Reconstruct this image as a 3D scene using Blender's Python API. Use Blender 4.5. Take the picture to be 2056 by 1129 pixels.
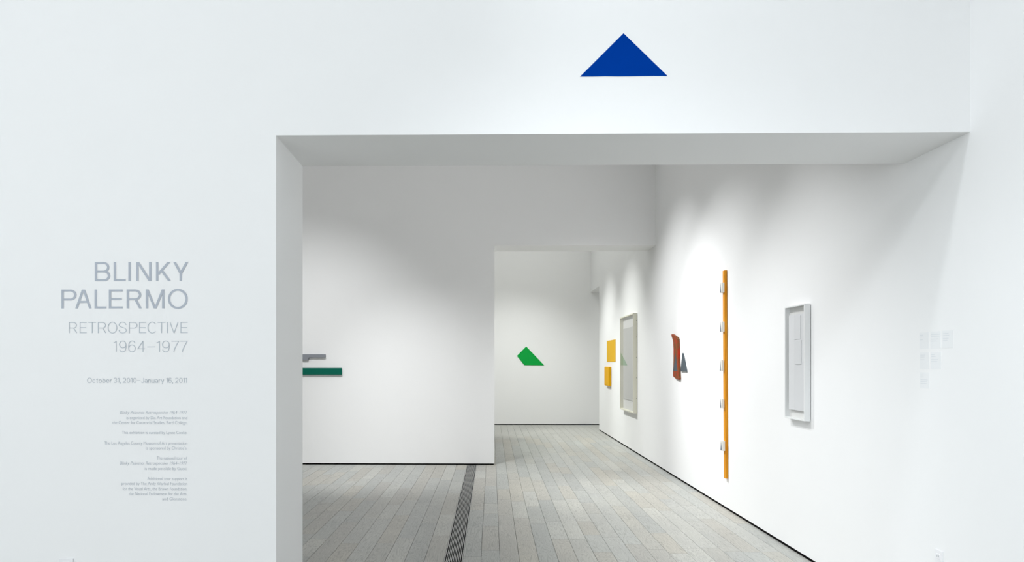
import bpy, bmesh, math, random
from mathutils import Vector

random.seed(7)
for o in list(bpy.data.objects):
    bpy.data.objects.remove(o, do_unlink=True)
scene = bpy.context.scene
C = scene.collection

# ------------------------------------------------------------------ camera
cam_d = bpy.data.cameras.new('camera')
cam = bpy.data.objects.new('camera', cam_d)
C.objects.link(cam)
cam.location = (0, 0, 1.55)
cam.rotation_euler = (math.pi / 2, 0.0, 0.0167)
cam_d.sensor_fit = 'HORIZONTAL'
cam_d.sensor_width = 36.0
cam_d.lens = 1500.0 / 2056.0 * 36.0
cam_d.shift_x = (1028.0 - 962.4) / 2056.0
cam_d.shift_y = (730.3 - 564.5) / 2056.0
cam_d.clip_end = 200
scene.camera = cam

# ------------------------------------------------------------------ world, lights, exposure
world = bpy.data.worlds.new('world')
scene.world = world
world.use_nodes = True
world.node_tree.nodes['Background'].inputs[0].default_value = (0.8, 0.9, 1.0, 1)
world.node_tree.nodes['Background'].inputs[1].default_value = 0.3

scene.view_settings.view_transform = 'Standard'
scene.view_settings.look = 'None'
scene.view_settings.gamma = 1.0
scene.view_settings.use_curve_mapping = False
scene.view_settings.exposure = 0.15
scene.cycles.max_bounces = 8
scene.cycles.diffuse_bounces = 5
scene.cycles.use_adaptive_sampling = True
scene.cycles.adaptive_threshold = 0.03


def aim(o, target):
    d = Vector(target) - o.location
    o.rotation_euler = d.to_track_quat('-Z', 'Y').to_euler()


def area(name, loc, target, sx, sy, power, color):
    l = bpy.data.lights.new(name, 'AREA')
    l.shape = 'RECTANGLE'
    l.size = sx
    l.size_y = sy
    l.energy = power
    l.color = color
    o = bpy.data.objects.new(name, l)
    C.objects.link(o)
    o.location = loc
    aim(o, target)
    return o


def spot(name, loc, target, power, angle, blend=0.8, radius=0.03, color=(1.0, 0.965, 0.915)):
    l = bpy.data.lights.new(name, 'SPOT')
    l.energy = power
    l.spot_size = math.radians(angle)
    l.spot_blend = blend
    l.shadow_soft_size = radius
    l.color = color
    o = bpy.data.objects.new(name, l)
    C.objects.link(o)
    o.location = loc
    aim(o, target)
    return o


DAY = (0.905, 0.962, 1.0)
NEUTRAL = (0.98, 0.995, 1.0)
GREENISH = (0.975, 1.0, 0.97)
# entrance hall: tall windows on the left behind the camera, daylight ceiling, two spots added to brighten the right wall
area('side_window_lamp', (-5.6, -3.2, 2.4), (2.2, 4.2, 1.4), 5.0, 4.0, 450, DAY)
area('laylight_lamp', (-1.7, -0.8, 7.5), (-1.7, -0.8, 0.0), 6.5, 7.0, 40, DAY)
spot('right_wall_fill', (-2.0, 1.6, 4.1), (2.49, 4.5, 0.4), 430, 44, 1.0, 0.35, DAY)
spot('right_wall_fill', (-0.6, 3.0, 5.6), (2.49, 3.8, 1.2), 125, 54, 1.0, 0.2, DAY)
# track spots of the second room
spot('track_spot', (-0.35, 6.1, 4.95), (2.49, 6.0, 0.4), 310, 56, 1.0, 0.03, NEUTRAL)
spot('track_spot', (-0.7, 9.5, 4.7), (2.49, 7.8, 0.4), 650, 66, 1.0, 0.03, NEUTRAL)
spot('track_spot', (-0.8, 9.6, 4.95), (2.49, 10.1, 0.5), 580, 70, 1.0, 0.03, NEUTRAL)
spot('track_spot', (-2.6, 7.2, 4.95), (-3.0, 11.4, 0.5), 460, 66, 1.0, 0.03, NEUTRAL)
spot('track_spot', (-1.9, 7.6, 4.95), (-0.6, 11.4, -0.7), 410, 54, 1.0, 0.03, NEUTRAL)
# track spots of the far room
spot('track_spot', (-0.6, 13.5, 4.95), (2.49, 13.5, 0.6), 560, 60, 1.0, 0.03, GREENISH)
spot('track_spot', (-0.6, 16.0, 4.95), (2.49, 15.9, 0.6), 580, 60, 1.0, 0.03, GREENISH)
spot('track_spot', (0.3, 15.1, 4.95), (0.7, 18.9, -0.2), 440, 66, 1.0, 0.03, GREENISH)
# added soft fill for the second room, the far room and the annex
area('room_fill', (-1.75, 8.0, 5.25), (-1.75, 8.0, 0.0), 7.5, 6.0, 36, NEUTRAL)
area('room_fill', (0.0, 15.5, 5.25), (0.0, 15.5, 0.0), 4.5, 6.0, 60, GREENISH)
area('room_fill', (4.6, 16.0, 5.25), (4.6, 16.0, 0.0), 3.0, 4.5, 60, GREENISH)

# ------------------------------------------------------------------ materials


def new_mat(name):
    m = bpy.data.materials.new(name)
    m.use_nodes = True
    nt = m.node_tree
    b = nt.nodes['Principled BSDF']
    return m, nt, b


def paint(name, color, rough=0.6, spec=0.25, bump=0.0, scale=400.0, var=0.0):
    m, nt, b = new_mat(name)
    b.inputs['Base Color'].default_value = (*color, 1)
    b.inputs['Roughness'].default_value = rough
    b.inputs['Specular IOR Level'].default_value = spec
    tc = nt.nodes.new('ShaderNodeTexCoord')
    n = nt.nodes.new('ShaderNodeTexNoise')
    n.inputs['Scale'].default_value = scale
    n.inputs['Detail'].default_value = 3
    nt.links.new(tc.outputs['Object'], n.inputs['Vector'])
    if bump:
        bp = nt.nodes.new('ShaderNodeBump')
        bp.inputs['Strength'].default_value = bump
        bp.inputs['Distance'].default_value = 0.002
        nt.links.new(n.outputs['Fac'], bp.inputs['Height'])
        nt.links.new(bp.outputs['Normal'], b.inputs['Normal'])
    if var:
        mx = nt.nodes.new('ShaderNodeMix')
        mx.data_type = 'RGBA'
        mx.inputs['A'].default_value = (*[c * (1 - var) for c in color], 1)
        mx.inputs['B'].default_value = (*[min(1, c * (1 + var)) for c in color], 1)
        nt.links.new(n.outputs['Fac'], mx.inputs['Factor'])
        nt.links.new(mx.outputs['Result'], b.inputs['Base Color'])
    return m


def srgb(r, g, b):
    f = lambda c: (c / 12.92 if c <= 0.04045 else ((c + 0.055) / 1.055) ** 2.4)
    return (f(r / 255), f(g / 255), f(b / 255))


M = {}
M['wall'] = paint('white_wall_paint', (0.90, 0.90, 0.90), 0.7, 0.15, 0.0, 2.5, 0.008)
M['ceiling'] = paint('ceiling_paint', (0.80, 0.80, 0.80), 0.8, 0.1)
M['black'] = paint('black_base', (0.004, 0.004, 0.004), 0.8, 0.05)
M['blue'] = paint('blue_paint', srgb(0, 57, 150), 0.9, 0.02, 0.1, 90, 0.04)
M['green'] = paint('green_paint', srgb(10, 162, 66), 0.7, 0.15, 0.1, 60, 0.05)
M['dark_green'] = paint('dark_green_paint', srgb(0, 98, 80), 0.7, 0.15, 0.1, 60, 0.08)
M['mid_grey'] = paint('grey_paint', srgb(140, 143, 150), 0.7, 0.15, 0.1, 60, 0.04)
M['yellow'] = paint('yellow_print', srgb(226, 178, 40), 0.7, 0.15, 0.05, 60, 0.04)
M['yellow_deep'] = paint('yellow_canvas', srgb(232, 174, 22), 0.7, 0.15, 0.05, 60, 0.05)
M['slate'] = paint('slate_grey_paint', srgb(84, 92, 98), 0.75, 0.1, 0.3, 120, 0.12)
M['slate_light'] = paint('slate_light_paint', srgb(122, 130, 142), 0.75, 0.1, 0.2, 120, 0.08)
M['block_white'] = paint('block_white_paint', srgb(236, 234, 228), 0.7, 0.15, 0.1, 120, 0.03)
M['block_raw'] = paint('raw_cream_wood', srgb(208, 204, 184), 0.75, 0.1, 0.2, 90, 0.05)
M['frame_white'] = paint('frame_white_lacquer', srgb(232, 233, 233), 0.5, 0.3)
M['frame_cream'] = paint('frame_cream_wood', srgb(222, 220, 205), 0.5, 0.3, 0.1, 40, 0.03)
M['paper'] = paint('paper_white', srgb(222, 223, 225), 0.8, 0.1, 0.1, 200)
M['paper_grey'] = paint('paper_grey', srgb(190, 190, 187), 0.8, 0.1, 0.1, 200)
M['mount'] = paint('mount_board', srgb(226, 226, 224), 0.8, 0.1)
M['dark_shade'] = paint('dark_shade_grey', srgb(70, 72, 74), 0.8, 0.1)  # grey of rods and screw caps, and of the shade painted behind frames
M['vinyl'] = paint('grey_vinyl', srgb(180, 186, 196), 0.6, 0.2)
M['vinyl_light'] = paint('light_grey_vinyl', srgb(188, 194, 202), 0.6, 0.2)
M['vinyl_small'] = paint('fine_grey_vinyl', srgb(184, 190, 198), 0.6, 0.2)
M['card'] = paint('label_film', srgb(238, 239, 240), 0.6, 0.2)
M['card_ink'] = paint('label_ink', srgb(222, 225, 228), 0.6, 0.2)
M['plate'] = paint('outlet_plastic', srgb(240, 240, 242), 0.35, 0.4)
M['slot'] = paint('outlet_slot', srgb(150, 152, 158), 0.5, 0.3)
M['trough'] = paint('trough_black', (0.006, 0.006, 0.006), 0.9, 0.05)
M['diffuser'] = paint('skylight_glass', (0.75, 0.78, 0.8), 0.4, 0.3)


def metal():
    m, nt, b = new_mat('grate_metal')
    b.inputs['Base Color'].default_value = (0.5, 0.5, 0.49, 1)
    b.inputs['Metallic'].default_value = 0.4
    b.inputs['Roughness'].default_value = 0.45
    return m


def orange_wood():
    m, nt, b = new_mat('orange_stained_wood')
    tc = nt.nodes.new('ShaderNodeTexCoord')
    mp = nt.nodes.new('ShaderNodeMapping')
    mp.inputs['Scale'].default_value = (60, 60, 3)
    n = nt.nodes.new('ShaderNodeTexNoise')
    n.inputs['Scale'].default_value = 1.0
    n.inputs['Detail'].default_value = 4
    r = nt.nodes.new('ShaderNodeValToRGB')
    r.color_ramp.elements[0].position = 0.3
    r.color_ramp.elements[0].color = (*srgb(208, 130, 10), 1)
    r.color_ramp.elements[1].position = 0.7
    r.color_ramp.elements[1].color = (*srgb(240, 166, 36), 1)
    nt.links.new(tc.outputs['Object'], mp.inputs['Vector'])
    nt.links.new(mp.outputs['Vector'], n.inputs['Vector'])
    nt.links.new(n.outputs['Fac'], r.inputs['Fac'])
    nt.links.new(r.outputs['Color'], b.inputs['Base Color'])
    b.inputs['Roughness'].default_value = 0.55
    b.inputs['Specular IOR Level'].default_value = 0.25
    return m


def rust_board():
    m, nt, b = new_mat('mottled_rust_red_paint')
    tc = nt.nodes.new('ShaderNodeTexCoord')
    n = nt.nodes.new('ShaderNodeTexNoise')
    n.inputs['Scale'].default_value = 13.0
    n.inputs['Detail'].default_value = 6
    n.inputs['Roughness'].default_value = 0.7
    r = nt.nodes.new('ShaderNodeValToRGB')
    e = r.color_ramp.elements
    e[0].position = 0.36
    e[0].color = (*srgb(84, 66, 40), 1)
    e[1].position = 0.66
    e[1].color = (*srgb(186, 52, 26), 1)
    x = e.new(0.46)
    x.color = (*srgb(132, 80, 44), 1)
    x = e.new(0.54)
    x.color = (*srgb(150, 58, 34), 1)
    mp = nt.nodes.new('ShaderNodeMapping')
    mp.inputs['Scale'].default_value = (1, 1.6, 0.7)
    nt.links.new(tc.outputs['Object'], mp.inputs['Vector'])
    nt.links.new(mp.outputs['Vector'], n.inputs['Vector'])
    nt.links.new(n.outputs['Fac'], r.inputs['Fac'])
    nt.links.new(r.outputs['Color'], b.inputs['Base Color'])
    b.inputs['Roughness'].default_value = 0.7
    b.inputs['Specular IOR Level'].default_value = 0.2
    bp = nt.nodes.new('ShaderNodeBump')
    bp.inputs['Strength'].default_value = 0.4
    bp.inputs['Distance'].default_value = 0.004
    nt.links.new(n.outputs['Fac'], bp.inputs['Height'])
    nt.links.new(bp.outputs['Normal'], b.inputs['Normal'])
    return m


def acrylic():
    m, nt, b = new_mat('clear_acrylic')
    nt.nodes.remove(b)
    out = nt.nodes['Material Output']
    lw = nt.nodes.new('ShaderNodeLayerWeight')      # Schlick reflectance, same from both sides of the thin sheet
    lw.inputs['Blend'].default_value = 0.5
    pw = nt.nodes.new('ShaderNodeMath')
    pw.operation = 'POWER'
    pw.inputs[1].default_value = 5.0
    fr = nt.nodes.new('ShaderNodeMath')
    fr.operation = 'MULTIPLY_ADD'
    fr.inputs[1].default_value = 0.96
    fr.inputs[2].default_value = 0.04
    nt.links.new(lw.outputs['Facing'], pw.inputs[0])
    nt.links.new(pw.outputs[0], fr.inputs[0])
    tr = nt.nodes.new('ShaderNodeBsdfTransparent')
    gl = nt.nodes.new('ShaderNodeBsdfGlossy')
    gl.inputs['Roughness'].default_value = 0.0
    mx = nt.nodes.new('ShaderNodeMixShader')
    nt.links.new(fr.outputs[0], mx.inputs[0])
    nt.links.new(tr.outputs[0], mx.inputs[1])
    nt.links.new(gl.outputs[0], mx.inputs[2])
    nt.links.new(mx.outputs[0], out.inputs['Surface'])
    return m


def oak():
    m, nt, b = new_mat('grey_oak')
    N = nt.nodes.new
    L = nt.links.new
    geo = N('ShaderNodeNewGeometry')
    oi = N('ShaderNodeObjectInfo')
    # shift the grain of every plank by its own random amount
    mul = N('ShaderNodeVectorMath')
    mul.operation = 'MULTIPLY'
    comb = N('ShaderNodeCombineXYZ')
    L(oi.outputs['Random'], comb.inputs[0])
    L(oi.outputs['Random'], comb.inputs[1])
    L(oi.outputs['Random'], comb.inputs[2])
    L(comb.outputs[0], mul.inputs[0])
    mul.inputs[1].default_value = (37.0, 91.0, 53.0)
    add = N('ShaderNodeVectorMath')
    L(geo.outputs['Position'], add.inputs[0])
    L(mul.outputs[0], add.inputs[1])
    # cathedral figure: contour bands of a stretched noise field
    mp = N('ShaderNodeMapping')
    mp.inputs['Scale'].default_value = (8.0, 0.9, 1.0)
    L(add.outputs[0], mp.inputs['Vector'])
    n1 = N('ShaderNodeTexNoise')
    n1.inputs['Scale'].default_value = 1.0
    n1.inputs['Detail'].default_value = 3.0
    n1.inputs['Roughness'].default_value = 0.45
    L(mp.outputs['Vector'], n1.inputs['Vector'])
    m1 = N('ShaderNodeMath')
    m1.operation = 'MULTIPLY'
    m1.inputs[1].default_value = 52.0
    L(n1.outputs['Fac'], m1.inputs[0])
    fr = N('ShaderNodeMath')
    fr.operation = 'PINGPONG'
    fr.inputs[1].default_value = 1.0
    L(m1.outputs[0], fr.inputs[0])
    rp = N('ShaderNodeValToRGB')
    rp.color_ramp.elements[0].position = 0.0
    rp.color_ramp.elements[0].color = (0.74, 0.74, 0.74, 1)
    rp.color_ramp.elements[1].position = 0.42
    rp.color_ramp.elements[1].color = (1, 1, 1, 1)
    L(fr.outputs[0], rp.inputs['Fac'])
    # fine fibre
    mp2 = N('ShaderNodeMapping')
    mp2.inputs['Scale'].default_value = (160.0, 9.0, 1.0)
    L(add.outputs[0], mp2.inputs['Vector'])
    n2 = N('ShaderNodeTexNoise')
    n2.inputs['Scale'].default_value = 1.0
    n2.inputs['Detail'].default_value = 3.0
    L(mp2.outputs['Vector'], n2.inputs['Vector'])
    rp2 = N('ShaderNodeValToRGB')
    rp2.color_ramp.elements[0].position = 0.3
    rp2.color_ramp.elements[0].color = (0.86, 0.86, 0.86, 1)
    rp2.color_ramp.elements[1].position = 0.62
    rp2.color_ramp.elements[1].color = (1, 1, 1, 1)
    L(n2.outputs['Fac'], rp2.inputs['Fac'])
    # tone of each plank
    rt = N('ShaderNodeValToRGB')
    el = rt.color_ramp.elements
    el[0].position = 0.0
    el[0].color = (*srgb(182, 181, 176), 1)
    el[1].position = 1.0
    el[1].color = (*srgb(190, 192, 188), 1)
    for p_, c_ in ((0.2, (190, 187, 178)), (0.4, (184, 186, 183)), (0.6, (196, 196, 190)), (0.8, (177, 179, 176))):
        x = el.new(p_)
        x.color = (*srgb(*c_), 1)
    L(oi.outputs['Random'], rt.inputs['Fac'])
    # broad blotches
    n3 = N('ShaderNodeTexNoise')
    n3.inputs['Scale'].default_value = 1.7
    n3.inputs['Detail'].default_value = 2
    L(add.outputs[0], n3.inputs['Vector'])
    rp3 = N('ShaderNodeValToRGB')
    rp3.color_ramp.elements[0].position = 0.35
    rp3.color_ramp.elements[0].color = (0.92, 0.92, 0.92, 1)
    rp3.color_ramp.elements[1].position = 0.65
    rp3.color_ramp.elements[1].color = (1.0, 0.995, 0.98, 1)
    L(n3.outputs['Fac'], rp3.inputs['Fac'])
    prev = rt.outputs['Color']
    for s in (rp, rp2, rp3):
        mx = N('ShaderNodeMix')
        mx.data_type = 'RGBA'
        mx.blend_type = 'MULTIPLY'
        mx.inputs['Factor'].default_value = 1.0
        L(prev, mx.inputs['A'])
        L(s.outputs['Color'], mx.inputs['B'])
        prev = mx.outputs['Result']
    L(prev, b.inputs['Base Color'])
    b.inputs['Roughness'].default_value = 0.42
    b.inputs['Specular IOR Level'].default_value = 0.35
    bp = N('ShaderNodeBump')
    bp.inputs['Strength'].default_value = 0.12
    bp.inputs['Distance'].default_value = 0.002
    L(n2.outputs['Fac'], bp.inputs['Height'])
    L(bp.outputs['Normal'], b.inputs['Normal'])
    return m


M['metal'] = metal()
M['orange'] = orange_wood()
M['rust'] = rust_board()
M['acrylic'] = acrylic()
M['oak'] = oak()
M['subfloor'] = paint('dark_subfloor', (0.03, 0.03, 0.028), 0.9, 0.05)

# ------------------------------------------------------------------ helpers


def mesh_from(name, verts, faces, mat, smooth=False):
    me = bpy.data.meshes.new(name)
    me.from_pydata([tuple(v) for v in verts], [], faces)
    bm = bmesh.new()
    bm.from_mesh(me)
    bmesh.ops.recalc_face_normals(bm, faces=bm.faces)
    bm.to_mesh(me)
    bm.free()
    me.materials.append(mat)
    if smooth:
        for p in me.polygons:
            p.use_smooth = True
    return me


def link(name, me, parent=None):
    o = bpy.data.objects.new(name, me)
    C.objects.link(o)
    if parent is not None:
        o.parent = parent
        o.matrix_parent_inverse.identity()
    return o


def box_data(x0, x1, y0, y1, z0, z1, off=0):
    v = [(x, y, z) for x in (x0, x1) for y in (y0, y1) for z in (z0, z1)]
    f = [(0, 1, 3, 2), (4, 6, 7, 5), (0, 4, 5, 1), (2, 3, 7, 6), (0, 2, 6, 4), (1, 5, 7, 3)]
    return v, [tuple(i + off for i in q) for q in f]


def box(name, x0, x1, y0, y1, z0, z1, mat, parent=None, bevel=0.0, seg=2, origin=None):
    """Box in world coordinates; with a parent Empty the coordinates are taken relative to it."""
    if parent is not None:
        px, py, pz = world_of(parent)
        x0, x1, y0, y1, z0, z1 = x0 - px, x1 - px, y0 - py, y1 - py, z0 - pz, z1 - pz
    cx, cy, cz = (x0 + x1) / 2, (y0 + y1) / 2, (z0 + z1) / 2
    v, f = box_data(x0 - cx, x1 - cx, y0 - cy, y1 - cy, z0 - cz, z1 - cz)
    me = mesh_from(name, v, f, M[mat])
    if bevel:
        bm = bmesh.new()
        bm.from_mesh(me)
        bmesh.ops.bevel(bm, geom=list(bm.edges), offset=bevel, segments=seg, affect='EDGES', profile=0.5)
        bm.to_mesh(me)
        bm.free()
    o = link(name, me, parent)
    o.location = (cx, cy, cz)
    return o


def world_of(o):
    v = Vector((0, 0, 0))
    while o is not None:
        v += Vector(o.location)
        o = o.parent
    return v


def prism(name, pts, axis, a, b, mat, parent=None, bevel=0.0, top_pts=None):
    """Extrude a 2D outline. axis 'Y': pts are (x, z); axis 'X': pts are (y, z)."""
    n = len(pts)
    q = top_pts or pts
    mk = (lambda p, t: (p[0], t, p[1])) if axis == 'Y' else (lambda p, t: (t, p[0], p[1]))
    v = [mk(p, a) for p in pts] + [mk(p, b) for p in q]
    f = [tuple(range(n)), tuple(range(2 * n - 1, n - 1, -1))]
    f += [(i, (i + 1) % n, n + (i + 1) % n, n + i) for i in range(n)]
    c = Vector((0, 0, 0))
    for p in v:
        c += Vector(p)
    c /= len(v)
    w = world_of(parent) if parent is not None else Vector((0, 0, 0))
    me = mesh_from(name, [Vector(p) - c for p in v], f, M[mat])
    if bevel:
        bm = bmesh.new()
        bm.from_mesh(me)
        bmesh.ops.bevel(bm, geom=list(bm.edges), offset=bevel, segments=2, affect='EDGES', profile=0.5)
        bm.to_mesh(me)
        bm.free()
    o = link(name, me, parent)
    o.location = c - w
    return o


def tag(o, label, cat, group=None):
    o['label'] = label
    o['category'] = cat
    if group:
        o['group'] = group
    return o


def thing(name, label, cat, loc, group=None):
    o = bpy.data.objects.new(name, None)
    o.empty_display_size = 0.1
    C.objects.link(o)
    o.location = loc
    return tag(o, label, cat, group)


def struct(o, label=None):
    o['kind'] = 'structure'
    if label:
        o['label'] = label
    return o


# ------------------------------------------------------------------ dimensions (metres)
Y1, T1 = 3.939, 0.619          # wall with the title, its thickness
XL, XLB = -1.143, -1.159       # left jamb of the first opening (front, back)
XR = 2.494                     # long right wall
ZS = 2.759                     # soffit of the first opening
Y2, T2 = 11.407, 0.594         # second wall
X2, Z2 = 0.039, 3.350          # its opening
Y3 = 18.917                    # far wall
YE, ZE = 17.397, 3.354         # opening at the end of the right wall
XW, YB = -6.0, -6.0            # left and back walls
H1, H2 = 7.6, 5.3              # ceiling heights
GAP = 0.022                    # recessed black base

# ------------------------------------------------------------------ structure
WF = [(XW, GAP), (XL, GAP), (XL, ZS), (XR, ZS), (XR, H1), (XW, H1)]
WB = [(XW, GAP), (XLB, GAP), (XLB, ZS), (XR, ZS), (XR, H1), (XW, H1)]
struct(prism('wall_front', WF, 'Y', Y1, Y1 + T1, 'wall', top_pts=WB), 'white wall with a wide opening and grey exhibition lettering')
W2 = [(XW, GAP), (X2, GAP), (X2, Z2), (XR, Z2), (XR, H2), (XW, H2)]
struct(prism('wall_middle', W2, 'Y', Y2, Y2 + T2, 'wall'), 'white wall behind the first opening with a second opening')
WR = [(YB, GAP), (YE, GAP), (YE, ZE), (Y3, ZE), (Y3, H1), (YB, H1)]
struct(prism('wall_right', WR, 'X', XR, XR + 0.5, 'wall'), 'long white right wall with a row of artworks')
struct(box('wall_far', XW, 6.5, Y3, Y3 + 0.3, GAP, H2, 'wall'), 'white end wall with a green panel')
struct(box('wall_left', XW - 0.3, XW, YB, Y3, 0.0, H1, 'wall'))
struct(box('wall_back', XW, XR + 0.5, YB - 0.3, YB, 0.0, H1, 'wall'))
struct(box('wall_side', 6.5, 6.8, 13.0, Y3, 0.0, H2, 'wall'))
struct(box('wall_annex', XR + 0.5, 6.5, 12.7, 13.0, 0.0, H2, 'wall'))
struct(box('ceiling_hall', XW, XR, YB, Y1, H1, H1 + 0.2, 'ceiling'))
struct(box('ceiling', XW, 6.5, Y1 + T1, Y3, H2, H2 + 0.2, 'ceiling'))

# recessed black bases under the walls
struct(box('baseboard_front', XW, XL - 0.016, Y1 + 0.012, Y1 + T1 - 0.012, 0.0, GAP, 'black'))
struct(box('baseboard_middle', XW, X2 - 0.01, Y2 + 0.006, Y2 + T2 - 0.006, 0.0, GAP, 'black'))
struct(box('baseboard_right', XR + 0.006, XR + 0.49, YB, YE - 0.006, 0.0, GAP, 'black'))
struct(box('baseboard_far', XW, 6.5, Y3 + 0.006, Y3 + 0.29, 0.0, GAP, 'black'))

# ------------------------------------------------------------------ floor of planks
PT = 0.02
floor = struct(box('floor', XW, 6.5, YB, Y3, -0.25, -0.03, 'subfloor'), 'pale grey oak plank floor')
PW = 0.1535
GX0, GX1 = -0.378, -0.230      # the grating channel
rows = []
x = GX0
while x > XW:
    rows.append((max(x - PW, XW), x))
    x -= PW
rows.append((GX1, -0.086))
rows.append((-0.086, 0.064))
x = 0.064
while x < XR + 0.05:
    rows.append((x, x + PW))
    x += PW
annex_rows = []
while x < 6.4:
    annex_rows.append((x, x + PW))
    x += PW

unit_v, unit_f = box_data(-0.5, 0.5, -0.5, 0.5, -1.0, 0.0)
plank_mesh = mesh_from('plank', unit_v, unit_f, M['oak'])


def in_view(xa, xb, ya, yb):
    """Is any of this piece seen through the openings of the photographed view?"""
    if yb < 5.55:
        return False
    if xb < -0.262 * yb:
        return False
    if ya > Y2 + 0.1 and xb < X2 * yb / Y2 - 0.05:
        return False
    if ya > YE and xa > XR * yb / YE + 0.1:
        return False
    return True


planks = []
for rset, ystart in ((rows, YB), (annex_rows, 13.0)):
    for (xa, xb) in rset:
        y = ystart - random.random() * 1.2
        while y < Y3:
            ln = random.choice((0.62, 0.8, 0.95, 1.1, 1.25, 1.4, 1.6, 1.85)) + random.uniform(-0.08, 0.08)
            ya, yb = max(y, ystart), min(y + ln, Y3)
            if yb - ya > 0.08:
                xb_ = xb
                if xb > XR and rset is rows and yb < YE:
                    xb_ = XR + 0.004
                if xb_ - xa > 0.02:
                    planks.append((xa, xb_, ya, yb))
            y += ln
seen = [p for p in planks if in_view(*p)]
seen.sort(key=lambda p: p[2])
single = seen[:300]
sset = set(single)
rest = [p for p in planks if p not in sset]
g = 0.0014
wf = world_of(floor)
for (xa, xb, ya, yb) in single:
    o = link('plank', plank_mesh, floor)
    o.location = Vector(((xa + xb) / 2, (ya + yb) / 2, 0.0)) - wf
    o.scale = (xb - xa - 2 * g, yb - ya - 2 * g, PT)
vv, ff = [], []
for (xa, xb, ya, yb) in rest:
    v_, f_ = box_data(xa + g, xb - g, ya + g, yb - g, -PT, 0.0, len(vv))
    vv += v_
    ff += f_
ro = link('plank_field', mesh_from('plank_field', [Vector(q) - wf for q in vv], ff, M['oak']), floor)
ro['kind'] = 'stuff'

# ------------------------------------------------------------------ floor grating, one-metre sections
GW = GX1 - GX0
bar_w = 0.0056
nb = 9
pitch = (GW - 2 * 0.006) / (nb + 1)


def bar_mesh(name, w, ln, h, mat):
    v, f = box_data(-w / 2, w / 2, -ln / 2, ln / 2, -h, 0.0)
    return mesh_from(name, v, f, M[mat])


joints = [4.235 + k for k in range(8)] + [Y2]
lab = ['nearest grey metal floor grating section, cut off by the lower edge',
       'second nearest grey metal floor grating section',
       'third nearest grey metal floor grating section',
       'fourth nearest grey metal floor grating section',
       'fifth nearest grey metal floor grating section',
       'sixth nearest grey metal floor grating section, just before the short end piece',
       'short grey metal floor grating piece ending under the white wall']
cache = {}
secs = list(zip(joints[:-1], joints[1:]))[1:]
for i, (ya, yb) in enumerate(secs):
    ln = yb - ya - 0.006
    key = round(ln, 3)
    if key not in cache:
        rv, rf = [], []
        k = 0
        yy = -ln / 2 + 0.012
        while yy < ln / 2:
            v_, f_ = box_data(-GW / 2 + 0.005, GW / 2 - 0.005, yy - 0.0015, yy + 0.0015, -0.013, -0.009, len(rv))
            rv += v_
            rf += f_
            yy += 0.033
        cache[key] = (bar_mesh('edge_bar', 0.006, ln, 0.016, 'metal'), bar_mesh('bar', bar_w, ln, 0.014, 'metal'),
                      mesh_from('cross_rods', rv, rf, M['dark_shade']))
    eb, bb, cr = cache[key]
    t = thing('floor_grating', lab[i], 'grating', ((GX0 + GX1) / 2, (ya + yb) / 2, -0.0005), 'floor grating sections')
    for s in (-1, 1):
        o = link('edge_bar', eb, t)
        o.location = (s * (GW / 2 - 0.004), 0, 0)
    for k in range(nb):
        o = link('bar', bb, t)
        o.location = (-GW / 2 + 0.006 + pitch * (k + 1), 0, 0)
    o = link('cross_rods', cr, t)
    o['kind'] = 'stuff'
struct(box('trim_1', GX0, GX1, YB, Y3, -0.0299, -0.0185, 'trough'), 'black trough under the floor grating')
# the trough before and after the sections is covered by the same grating in the unseen hall
vv, ff = [], []
for k in range(nb + 2):
    xx = GX0 + 0.004 + k * (GW - 0.008) / (nb + 1)
    for (a_, b_) in ((YB, secs[0][0]), (Y2, Y3)):
        v_, f_ = box_data(xx - 0.003, xx + 0.003, a_, b_, -0.0165, -0.0005, len(vv))
        vv += v_
        ff += f_
gr = link('trim_2', mesh_from('grating_rest', vv, ff, M['metal']))
struct(gr, 'metal floor grating continuing under the walls')

# ------------------------------------------------------------------ wall lettering
dg_txt = []


def text_mesh(name, body, cap, x0, x1, zb, mat, parent, offset=0.0, shear=0.0):
    cu = bpy.data.curves.new(name, 'FONT')
    cu.body = body
    cu.size = 1.0
    cu.offset = offset
    cu.shear = shear
    cu.fill_mode = 'FRONT'
    cu.resolution_u = 6
    tmp = bpy.data.objects.new(name, cu)
    C.objects.link(tmp)
    dg = bpy.context.evaluated_depsgraph_get()
    me = bpy.data.meshes.new_from_object(tmp.evaluated_get(dg))
    C.objects.unlink(tmp)
    bpy.data.objects.remove(tmp)
    xs = [v.co.x for v in me.vertices]
    a, b = min(xs), max(xs)
    w = world_of(parent)
    for v in me.vertices:
        X = x0 + (v.co.x - a) / (b - a) * (x1 - x0)
        Z = zb + v.co.y * cap / 0.729
        v.co = (X - w.x, 0.0, Z - w.z)
    me.name = name
    me.materials.clear()
    me.materials.append(M[mat])
    o = link(name, me, parent)
    return o


YT = Y1 - 0.0012
XT = -1.613
# letters of the title: strokes of a plain grotesque, in units of the cap height


def arc(cx, cy, rx, ry, a0, a1, n=20):
    return [(cx + rx * math.cos(math.radians(a0 + (a1 - a0) * i / n)), cy + ry * math.sin(math.radians(a0 + (a1 - a0) * i / n)))
            for i in range(n + 1)]


def smooth_path(pts, n=8):
    out = []
    P = [pts[0]] + pts + [pts[-1]]
    for i in range(1, len(P) - 2):
        p0, p1, p2, p3 = P[i - 1], P[i], P[i + 1], P[i + 2]
        for k in range(n):
            t_ = k / n
            out.append(tuple(0.5 * (2 * p1[j] + (p2[j] - p0[j]) * t_ + (2 * p0[j] - 5 * p1[j] + 4 * p2[j] - p3[j]) * t_ * t_
                                    + (3 * p1[j] - p0[j] - 3 * p2[j] + p3[j]) * t_ ** 3) for j in (0, 1)))
    out.append(pts[-1])
    return out


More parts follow.
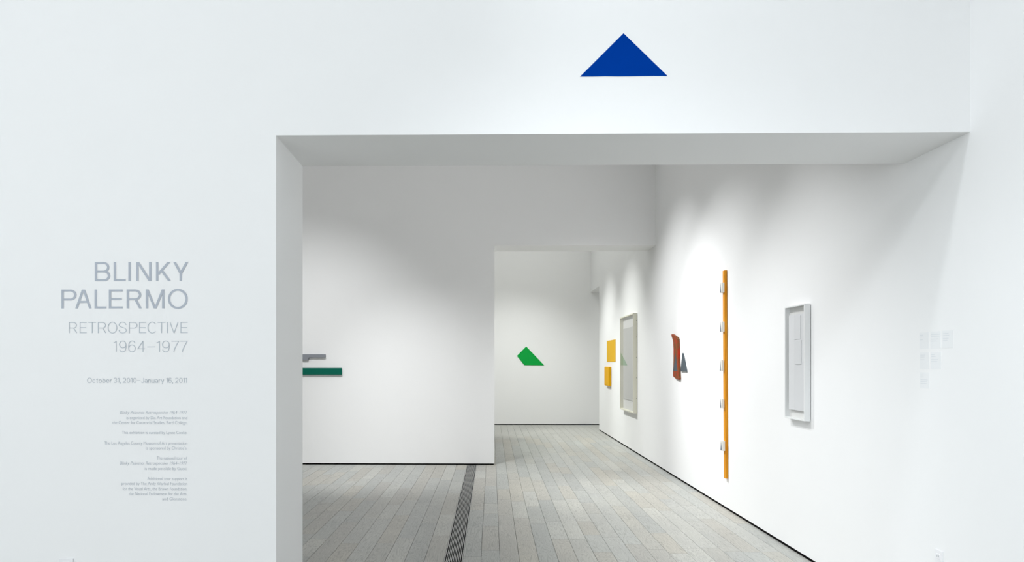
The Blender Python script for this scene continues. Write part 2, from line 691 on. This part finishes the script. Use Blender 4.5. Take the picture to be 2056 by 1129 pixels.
def glyph(ch, W, w, h):
    """Polygons (quads) of one letter: W width, w stem, h thickness of level strokes; cap height 1."""
    Q = []
    lay = [0]                     # overlapping strokes lie one on the other like cut film

    def rect(x0, y0, x1, y1):
        lay[0] += 1
        Q.append(([(x0, y0), (x1, y0), (x1, y1), (x0, y1)], lay[0]))

    def diag(xb, yb, xt, yt, th=w):
        k = th / 2 * math.hypot(xt - xb, yt - yb) / abs(yt - yb)
        lay[0] += 1
        Q.append(([(xb - k, yb), (xb + k, yb), (xt + k, yt), (xt - k, yt)], lay[0]))

    def stroke(pts, th=None):
        lay[0] += 1
        N = []
        for i in range(len(pts)):
            a_ = pts[max(i - 1, 0)]
            c_ = pts[min(i + 1, len(pts) - 1)]
            dx, dy = c_[0] - a_[0], c_[1] - a_[1]
            l_ = math.hypot(dx, dy) or 1
            k = (h + (w - h) * abs(dy / l_)) / 2
            N.append((-dy / l_ * k, dx / l_ * k))
        for i in range(len(pts) - 1):
            p, q, m_, n_ = pts[i], pts[i + 1], N[i], N[i + 1]
            Q.append(([(p[0] + m_[0], p[1] + m_[1]), (p[0] - m_[0], p[1] - m_[1]), (q[0] - n_[0], q[1] - n_[1]), (q[0] + n_[0], q[1] + n_[1])], lay[0]))

    def bowl(x0, xr, y0, y1):
        ry = (y1 - y0 - h) / 2
        rx = min(ry * 1.05, (xr - x0) * 0.6)
        cx = xr - w / 2 - rx
        stroke([(x0, y1 - h / 2), (cx, y1 - h / 2)] + arc(cx, (y0 + y1) / 2, rx, ry, 90, -90) + [(x0, y0 + h / 2)])

    k2 = 0.5 * w * 1.1
    if ch == 'B':
        rect(0, 0, w, 1)
        bowl(w * 0.5, W * 0.95, 0.5 - h / 2, 1)
        bowl(w * 0.5, W, 0, 0.5 + h / 2)
    elif ch == 'P':
        rect(0, 0, w, 1)
        bowl(w * 0.5, W, 0.43, 1)
    elif ch == 'R':
        rect(0, 0, w, 1)
        bowl(w * 0.5, W * 0.95, 0.44, 1)
        diag(W - k2 * 1.15, 0, W * 0.55, 0.44 + h * 0.7)
    elif ch == 'L':
        rect(0, 0, w, 1)
        rect(w, 0, W, h)
    elif ch == 'E':
        rect(0, 0, w, 1)
        rect(w, 0, W, h)
        rect(w, 1 - h, W, 1)
        rect(w, 0.5 - h / 2, W * 0.93, 0.5 + h / 2)
    elif ch == 'I':
        rect(0, 0, w, 1)
    elif ch == 'T':
        rect(0, 1 - h, W, 1)
        rect(W / 2 - w / 2, 0, W / 2 + w / 2, 1 - h)
    elif ch == 'N':
        rect(0, 0, w, 1)
        rect(W - w, 0, W, 1)
        diag(W - w * 0.62, 0, w * 0.62, 1, w * 1.0)
    elif ch == 'K':
        rect(0, 0, w, 1)
        diag(w * 0.8, 0.33, W - w * 0.85, 1)
        diag(W - w * 0.65, 0, W * 0.36, 0.58)
    elif ch == 'Y':
        rect(W / 2 - w / 2, 0, W / 2 + w / 2, 0.44)
        diag(W / 2, 0.40, w * 0.62, 1)
        diag(W / 2, 0.40, W - w * 0.62, 1)
    elif ch == 'V':
        diag(W / 2 - w * 0.1, 0, w * 0.55, 1)
        diag(W / 2 + w * 0.1, 0, W - w * 0.55, 1)
    elif ch == 'A':
        diag(w * 0.55, 0, W / 2 - w * 0.15, 1)
        diag(W - w * 0.55, 0, W / 2 + w * 0.15, 1)
        rect(W * 0.24, 0.30, W * 0.76, 0.30 + h)
    elif ch == 'M':
        rect(0, 0, w, 1)
        rect(W - w, 0, W, 1)
        diag(W / 2 - w * 0.1, 0, w * 0.60, 1, w * 0.95)
        diag(W / 2 + w * 0.1, 0, W - w * 0.60, 1, w * 0.95)
    elif ch == 'O':
        stroke(arc(W / 2, 0.5, W / 2 - w / 2, 0.53 - h / 2, 0, 360, 56))
    elif ch == 'C':
        stroke(arc(W / 2, 0.5, W / 2 - w / 2, 0.53 - h / 2, 42, 318, 44))
    elif ch == 'S':
        a_ = w / 2
        stroke(smooth_path([(W - a_ * 1.3, 0.74), (W * 0.80, 0.92), (W * 0.5, 1.02 - h / 2), (W * 0.19, 0.92), (a_ * 1.5, 0.75), (W * 0.20, 0.60),
                            (W * 0.5, 0.52), (W * 0.80, 0.43), (W - a_, 0.27), (W * 0.82, 0.08), (W * 0.5, -0.02 + h / 2), (W * 0.17, 0.08), (a_, 0.28)]))
    elif ch == '1':
        rect(W - w, 0, W, 1)
        stroke([(0, 0.83), (W * 0.45, 0.87), (W - w * 0.6, 0.985)])
    elif ch in '96':
        P9 = [arc(W / 2, 0.68, W / 2 - w / 2, 0.34 - h / 2, 0, 360, 40),
              smooth_path([(W - w / 2, 0.68), (W - w / 2, 0.45), (W * 0.86, 0.16), (W * 0.55, -0.02 + h / 2), (W * 0.25, 0.04), (w * 0.7, 0.2)])]
        for p_ in P9:
            stroke(p_ if ch == '9' else [(W - x_, 1 - y_) for x_, y_ in p_])
    elif ch == '4':
        rect(W * 0.74 - w / 2, 0, W * 0.74 + w / 2, 1)
        rect(0, 0.26, W, 0.26 + h)
        diag(w * 0.6, 0.26 + h * 0.5, W * 0.74 - w * 0.1, 1)
    elif ch == '7':
        rect(0, 1 - h, W, 1)
        stroke(smooth_path([(W - w * 0.5, 1 - h * 0.6), (W * 0.62, 0.55), (W * 0.40, 0.22), (W * 0.32, 0.0)]))
    elif ch == 'o':
        stroke(arc(W / 2, 0.35, W / 2 - w / 2, 0.36 - h / 2, 0, 360, 32))
    elif ch == 'c':
        stroke(arc(W / 2, 0.35, W / 2 - w / 2, 0.36 - h / 2, 45, 315, 26))
    elif ch == 'e':
        stroke(arc(W / 2, 0.35, W / 2 - w / 2, 0.36 - h / 2, 0, 318, 28))
        rect(w, 0.35 - h / 2, W - w * 0.2, 0.35 + h / 2)
    elif ch == 't':
        rect(W * 0.34, 0.1, W * 0.34 + w, 0.92)
        rect(0, 0.70 - h, W, 0.70)
        stroke([(W * 0.34 + w / 2, 0.12), (W * 0.34 + w, 0.05), (W, 0.03)])
    elif ch == 'b':
        rect(0, 0, w, 1.0)
        stroke(arc(W / 2, 0.35, W / 2 - w / 2, 0.36 - h / 2, 0, 360, 32))
    elif ch == 'a':
        rect(W - w, 0, W, 0.5)
        stroke(arc(W / 2, 0.46, W / 2 - w / 2, 0.25 - h / 2, 0, 150, 16))
        stroke(arc(W / 2, 0.20, W / 2 - w / 2, 0.21 - h / 2, 0, 360, 26))
    elif ch == 'n':
        rect(0, 0, w, 0.7)
        rect(W - w, 0, W, 0.46)
        stroke(arc(W / 2, 0.46, W / 2 - w / 2, 0.25 - h / 2, 0, 180, 16))
    elif ch == 'u':
        rect(W - w, 0, W, 0.7)
        rect(0, 0.24, w, 0.7)
        stroke(arc(W / 2, 0.24, W / 2 - w / 2, 0.25 - h / 2, 180, 360, 16))
    elif ch == 'r':
        rect(0, 0, w, 0.7)
        stroke(arc(W, 0.40, W - w / 2, 0.30 - h / 2, 90, 180, 10))
    elif ch == 'y':
        diag(W / 2, 0, w * 0.55, 0.7)
        diag(W * 0.30, -0.26, W - w * 0.55, 0.7)
    elif ch == 'J':
        rect(W - w, 0.26, W, 1)
        stroke(arc(W / 2, 0.26, W / 2 - w / 2, 0.28 - h / 2, 185, 360, 18))
    elif ch == '0':
        stroke(arc(W / 2, 0.5, W / 2 - w / 2, 0.51 - h / 2, 0, 360, 40))
    elif ch == '2':
        stroke(smooth_path([(w * 0.6, 0.72), (W * 0.20, 0.92), (W * 0.5, 1.01 - h / 2), (W * 0.82, 0.92), (W - w * 0.6, 0.73), (W * 0.78, 0.50),
                            (W * 0.32, 0.20), (w * 0.6, h / 2)]))
        rect(0, 0, W, h)
    elif ch == '3':
        stroke(arc(W * 0.48, 0.75, W * 0.48 - w / 2, 0.26 - h / 2, 160, -90, 22))
        stroke(arc(W * 0.5, 0.26, W * 0.5 - w / 2, 0.27 - h / 2, 90, -160, 22))
    elif ch == ',':
        diag(W * 0.2, -0.14, W * 0.7, 0.12, w * 1.2)
    elif ch == '-':
        rect(0, 0.43, W, 0.43 + h)
    return Q


def letters(spec, x0, x1, total, zb, cap, w, h, mat, parent):
    pw = world_of(parent)
    sx = (x1 - x0) / total
    for ch, off, W in spec:
        vv_, ff_ = [], []
        for q, lay_ in glyph(ch, W, w, h):
            b_ = len(vv_)
            vv_ += [((px + off) * sx, -0.00025 * lay_, py * cap) for px, py in q]
            ff_.append((b_, b_ + 1, b_ + 2, b_ + 3))
        me_ = bpy.data.meshes.new('letter')
        me_.from_pydata([(x0 + a_ - pw.x, d_, zb + c_ - pw.z) for a_, d_, c_ in vv_], [], ff_)
        me_.materials.append(M[mat])
        link('letter', me_, parent)


t = thing('wall_title', 'large grey capital lettering in two lines on the left white wall', 'lettering', (XT, YT, 1.843))
letters([('B', 0, .80), ('L', .983, .62), ('I', 1.745, .122), ('N', 2.155, .785), ('K', 3.177, .775), ('Y', 4.06, .80)],
        -2.111, -1.609, 4.862, 1.989, 0.1005, 0.122, 0.100, 'vinyl', t)
letters([('P', 0, .785), ('A', .718, .856), ('L', 1.724, .62), ('E', 2.47, .72), ('R', 3.398, .795), ('M', 4.392, .967), ('O', 5.536, 1.033)],
        -2.290, -1.613, 6.569, 1.843, 0.1005, 0.122, 0.100, 'vinyl', t)
t = thing('wall_subtitle', 'thin grey capitals and years in two lines under the large wall title', 'lettering', (XT, YT, 1.612))
letters([('R', 0, .75), ('E', .971, .64), ('T', 1.752, .70), ('R', 2.61, .75), ('O', 3.495, .84), ('S', 4.467, .72), ('P', 5.4, .74),
         ('E', 6.305, .64), ('C', 7.067, .83), ('T', 7.971, .70), ('I', 8.81, .062), ('V', 9.04, .79), ('E', 10.02, .647)],
        -2.250, -1.613, 10.667, 1.712, 0.058, 0.062, 0.058, 'vinyl_light', t)
letters([('1', 0, .27), ('9', .51, .66), ('6', 1.363, .66), ('4', 2.206, .69), ('-', 3.108, .735), ('1', 3.97, .30), ('9', 4.48, .68),
         ('7', 5.343, .686), ('7', 6.127, .686)],
        -2.010, -1.615, 6.814, 1.612, 0.058, 0.062, 0.058, 'vinyl_light', t)
t = thing('wall_date', 'single line of pale grey dates on the wall below the title', 'lettering', (XT, YT, 1.447))
adv = {'O': .86, 'c': .54, 't': .33, 'o': .58, 'b': .56, 'e': .56, 'r': .30, '3': .60, '1': .26, ',': .12, '2': .60, '0': .62, '-': .62, 'J': .50,
       'a': .52, 'n': .50, 'u': .50, 'y': .54, '6': .60}
spec, px = [], 0.0
for ch in 'October 31, 2010-January 16, 2011':
    if ch == ' ':
        px += 0.26
        continue
    spec.append((ch, px, adv[ch]))
    px += adv[ch] + 0.15
letters(spec, -2.152, -1.618, px - 0.15, 1.447, 0.0272, 0.085, 0.08, 'vinyl_small', t)
paras = [
    ('first fine grey paragraph below the date line, three lines', [
        ('Blinky Palermo: Retrospective 1964\u20131977', -1.976, 1.282, 1),
        ('is organized by Dia Art Foundation and', -1.941, 1.254, 0),
        ('the Center for Curatorial Studies, Bard College.', -2.016, 1.228, 0)]),
    ('single-line fine grey credit between two wall paragraphs', [
        ('This exhibition is curated by Lynne Cooke.', -1.965, 1.175, 0)]),
    ('widest fine grey wall paragraph, two lines', [
        ('The Los Angeles County Museum of Art presentation', -2.060, 1.119, 0),
        ('is sponsored by Christie\u2019s.', -1.837, 1.093, 0)]),
    ('fine grey wall paragraph of three lines with a slanted middle line', [
        ('The national tour of', -1.779, 1.040, 0),
        ('Blinky Palermo: Retrospective 1964\u20131977', -1.976, 1.012, 1),
        ('is made possible by Gucci.', -1.843, 0.984, 0)]),
    ('lowest fine grey wall paragraph, five lines', [
        ('Additional tour support is', -1.829, 0.930, 0),
        ('provided by The Andy Warhol Foundation', -1.968, 0.904, 0),
        ('for the Visual Arts, the Brown Foundation,', -1.961, 0.876, 0),
        ('the National Endowment for the Arts,', -1.928, 0.850, 0),
        ('and Glenstone.', -1.749, 0.823, 0)])]
for label, lines in paras:
    t = thing('wall_paragraph', label, 'lettering', (XT, YT, lines[-1][2]), 'credit paragraphs on the wall')
    for body, x0, zb, it in lines:
        text_mesh('text_line', body, 0.0178, x0, -1.616, zb, 'vinyl_small', t, -0.010, 0.22 if it else 0.0)

# ------------------------------------------------------------------ painted and hung works
tri = [(0.692, 3.287), (0.464, 3.0603), (0.53, 3.0601), (0.60, 3.0612), (0.66, 3.0598), (0.72, 3.0600), (0.78, 3.0606),
       (0.84, 3.0612), (0.9225, 3.0605)]
tag(prism('blue_triangle', tri, 'Y', Y1 - 0.0015, Y1, 'blue'), 'flat blue triangle above the wide opening', 'painting')

gp = [(0.870, 1.983), (0.636, 1.744), (0.824, 1.509), (1.325, 1.504)]
tag(prism('green_painting', gp, 'Y', Y3 - 0.012, Y3, 'green'), 'bright green four-sided panel on the far end wall', 'painting')

gpts = [(-2.543, 1.690), (-3.75, 1.690), (-3.75, 1.640), (-3.40, 1.640), (-3.40, 1.601), (-2.805, 1.601), (-2.797, 1.641), (-2.543, 1.641)]
tag(prism('grey_bar_relief', gpts, 'Y', Y2 - 0.045, Y2, 'mid_grey', bevel=0.003),
    'grey bar relief with a lower step, above the dark green bar', 'wall sculpture')
tag(box('green_bar_relief', -4.35, -2.290, Y2 - 0.045, Y2, 1.379, 1.482, 'dark_green', bevel=0.005),
    'dark green horizontal bar on the wall left behind the opening', 'wall sculpture')

# yellow pair on the right wall
tag(box('yellow_sheet', XR - 0.007, XR - 0.0005, 15.09, 16.205, 1.586, 2.037, 'yellow', bevel=0.0015),
    'flat yellow sheet, upper of the two yellow works', 'painting')
tag(box('yellow_box_canvas', XR - 0.062, XR, 15.62, 16.20, 1.077, 1.483, 'yellow_deep', bevel=0.016, seg=3),
    'thick yellow canvas with rounded edges, lower of the two yellow works', 'painting')


def box_frame(name, label, ya, yb, z0, z1, depth, rail, mat, gap):
    t = thing(name, label, 'framed picture', (XR, (ya + yb) / 2, z0))
    xf, xb = XR - gap - depth, XR - gap
    box('frame_rail', xf, xb, ya, ya + rail, z0, z1, mat, t, 0.0012, 1)
    box('frame_rail', xf, xb, yb - rail, yb, z0, z1, mat, t, 0.0012, 1)
    box('frame_rail', xf, xb, ya + rail, yb - rail, z1 - rail, z1, mat, t, 0.0012, 1)
    box('frame_rail', xf, xb, ya + rail, yb - rail, z0, z0 + rail, mat, t, 0.0012, 1)
    box('mount_board', xb - 0.006, xb - 0.001, ya + rail, yb - rail, z0 + rail, z1 - rail, 'mount', t)
    box('dark_shade', xb - 0.001, XR, ya + 0.012, yb - 0.012, z0 + 0.012, z1 - 0.012, 'dark_shade', t)  # dark strip standing in for the shaded seam between frame and wall
    return t, xf, xb


def glazing(t, xf, ya, yb, z0, z1, sag, centre):
    n = 40
    w = world_of(t)
    th = 0.0
    v, f = [], []
    half = max(yb - centre, centre - ya)
    for i in range(n + 1):
        y = ya + (yb - ya) * i / n
        xx = xf + sag * (1 - ((y - centre) / half) ** 2)
        v += [(xx - w.x, y - w.y, z0 - w.z), (xx - w.x, y - w.y, z1 - w.z)]
    for i in range(n):
        f.append((2 * i, 2 * i + 1, 2 * i + 3, 2 * i + 2))
    me = mesh_from('acrylic_glazing', v, f, M['acrylic'], smooth=True)
    if me.polygons[0].normal.x > 0:      # the outside of the sheet faces the room
        me.flip_normals()
    link('acrylic_glazing', me, t)


# near shadow-box frame
ya, yb, z0, z1 = 5.88, 6.276, 1.097, 2.020
t, xf, xb = box_frame('white_box_frame', 'narrow white box frame with pale paper, nearest on the right wall', ya, yb, z0, z1, 0.045, 0.012, 'frame_white', 0.007)
sh = box('paper_sheet', XR - 0.031, XR - 0.028, 5.915, 6.238, 1.172, 1.948, 'paper', t)
box('pasted_sheet', XR - 0.036, XR - 0.0315, 5.995, 6.112, 1.747, 1.935, 'paper', t)
box('pasted_sheet', XR - 0.036, XR - 0.0315, 5.985, 6.102, 1.545, 1.737, 'paper', t)
glazing(t, xf + 0.004, ya + 0.010, yb - 0.010, z0 + 0.010, z1 - 0.010, 0.003, (ya + yb) / 2)

# tall cream frame in the far room
ya, yb, z0, z1 = 12.84, 14.165, 0.690, 2.418
t, xf, xb = box_frame('cream_box_frame', 'large cream box frame with grey sheet beside the yellow works', ya, yb, z0, z1, 0.066, 0.022, 'frame_cream', 0.006)
box('paper_sheet', XR - 0.026, XR - 0.022, 12.95, 14.062, 0.895, 2.198, 'paper_grey', t)
for zz in (0.95, 1.30, 1.65, 2.0, 2.28):
    box('screw_cap', XR - 0.020, XR - 0.014, ya - 0.002, ya + 0.001, zz, zz + 0.010, 'dark_shade', t)
glazing(t, xf + 0.006, ya + 0.018, yb - 0.018, z0 + 0.018, z1 - 0.018, 0.023, 13.38)

# mottled rust board with a dark triangle, and the loose dark triangle beside it
outline = [(10.285, 1.952), (10.25, 1.953), (10.12, 1.928), (9.99, 1.898), (9.958, 1.878), (9.945, 1.78), (9.925, 1.60), (9.89, 1.40),
           (9.878, 1.352), (9.90, 1.336), (9.98, 1.340), (10.07, 1.352), (10.16, 1.368), (10.195, 1.387), (10.20, 1.44), (10.172, 1.50),
           (10.165, 1.60), (10.165, 1.75), (10.18, 1.84), (10.215, 1.88), (10.27, 1.92)]
t = thing('rust_board', 'mottled rust red board with a dark triangle and ragged horned outline', 'painting', (XR, 10.05, 1.336))
prism('board', outline, 'X', XR - 0.034, XR - 0.002, 'rust', t, bevel=0.004)
prism('painted_triangle', [(10.045, 1.690), (10.165, 1.452), (9.945, 1.448)], 'X', XR - 0.0352, XR - 0.033, 'slate', t)
tag(prism('slate_triangle', [(9.755, 1.686), (9.73, 1.668), (9.555, 1.446), (9.855, 1.445)], 'X', XR - 0.018, XR, 'slate', bevel=0.002),
    'loose slate grey triangle hung right beside the rust red board', 'wall sculpture')

# the orange staff with five white blocks
t = thing('orange_staff', 'tall narrow orange wooden staff with five small white blocks', 'wall sculpture', (XR, 7.955, 0.334))
sb = box('staff', XR - 0.030, XR - 0.001, 7.925, 7.985, 0.334, 2.540, 'orange', t, 0.003, 2)
for (za, zb, dy) in ((2.304, 2.408, 0.0), (1.889, 1.995, 0.004), (1.473, 1.588, 0.022), (1.077, 1.174, 0.022), (0.626, 0.731, 0.008)):
    y0, y1 = 7.922 + dy, 7.990 + dy
    b = box('block', XR - 0.060, XR - 0.0305, y0, y1, za, zb, 'block_white', t, 0.0015, 1)
    ym = (y0 + y1) / 2 + 0.004
    prism('triangle_mark', [(ym, zb - 0.002), (y1 - 0.003, za + 0.002), (y0 + 0.016, za + 0.002)], 'X', XR - 0.0609, XR - 0.0595, 'slate_light', b)
t.rotation_euler = (-0.018, 0, 0)
t.location.y += -0.004

# ------------------------------------------------------------------ faint label cards on the right wall
cards = [(4.302, 4.401, 1.632, 1.732, 'top left pale label card of the group on the right wall', (0.03, 0.026, 0.028)),
         (4.189, 4.292, 1.632, 1.732, 'top middle pale label card of the group on the right wall', (0.085, 0.08, 0.07, 0.05)),
         (4.077, 4.180, 1.633, 1.733, 'top right pale label card of the group on the right wall', (0.05, 0.055, 0.05, 0.04)),
         (4.299, 4.398, 1.517, 1.616, 'left pale label card in the middle row of the group', (0.045, 0.042, 0.04)),
         (4.186, 4.290, 1.518, 1.617, 'right pale label card in the middle row of the group', (0.03, 0.04, 0.065, 0.055)),
         (4.297, 4.396, 1.404, 1.501, 'single pale label card at the bottom of the group', (0.025, 0.03, 0.07, 0.065, 0.06))]
for (y0, y1, za, zb, label, lens) in cards:
    t = thing('label_card', label, 'label card', (XR, (y0 + y1) / 2, za), 'label cards on the right wall')
    box('card', XR - 0.0012, XR, y0 + 0.003, y1 - 0.003, za + 0.002, zb - 0.002, 'card', t)
    z = zb - 0.016
    for j, ln in enumerate(lens):
        box('text_line', XR - 0.0016, XR - 0.0011, y1 - 0.010 - ln, y1 - 0.010, z - 0.003, z, 'card_ink', t)
        z -= 0.011 if j != 1 else 0.016

# ------------------------------------------------------------------ wall outlets
t = thing('wall_outlet', 'white electrical outlet low on the lettered wall', 'outlet', (-2.262, Y1, 0.394))
box('cover_plate', -2.300, -2.224, Y1 - 0.007, Y1, 0.394, 0.513, 'plate', t, 0.0025, 2)
for z in (0.424, 0.466):
    box('socket', -2.279, -2.245, Y1 - 0.009, Y1 - 0.006, z - 0.014, z + 0.014, 'plate', t, 0.001, 1)
    box('slot', -2.270, -2.267, Y1 - 0.0095, Y1 - 0.0085, z - 0.004, z + 0.006, 'slot', t)
    box('slot', -2.257, -2.254, Y1 - 0.0095, Y1 - 0.0085, z - 0.004, z + 0.006, 'slot', t)
t = thing('wall_outlet', 'white electrical outlet low on the right wall', 'outlet', (XR, 4.205, 0.394))
box('cover_plate', XR - 0.006, XR, 4.170, 4.240, 0.394, 0.510, 'plate', t, 0.0025, 2)
for z in (0.424, 0.475):
    box('socket', XR - 0.009, XR - 0.005, 4.188, 4.222, z - 0.014, z + 0.014, 'plate', t, 0.001, 1)
    box('slot', XR - 0.0095, XR - 0.0085, 4.196, 4.199, z - 0.004, z + 0.006, 'slot', t)
    box('slot', XR - 0.0095, XR - 0.0085, 4.211, 4.214, z - 0.004, z + 0.006, 'slot', t)
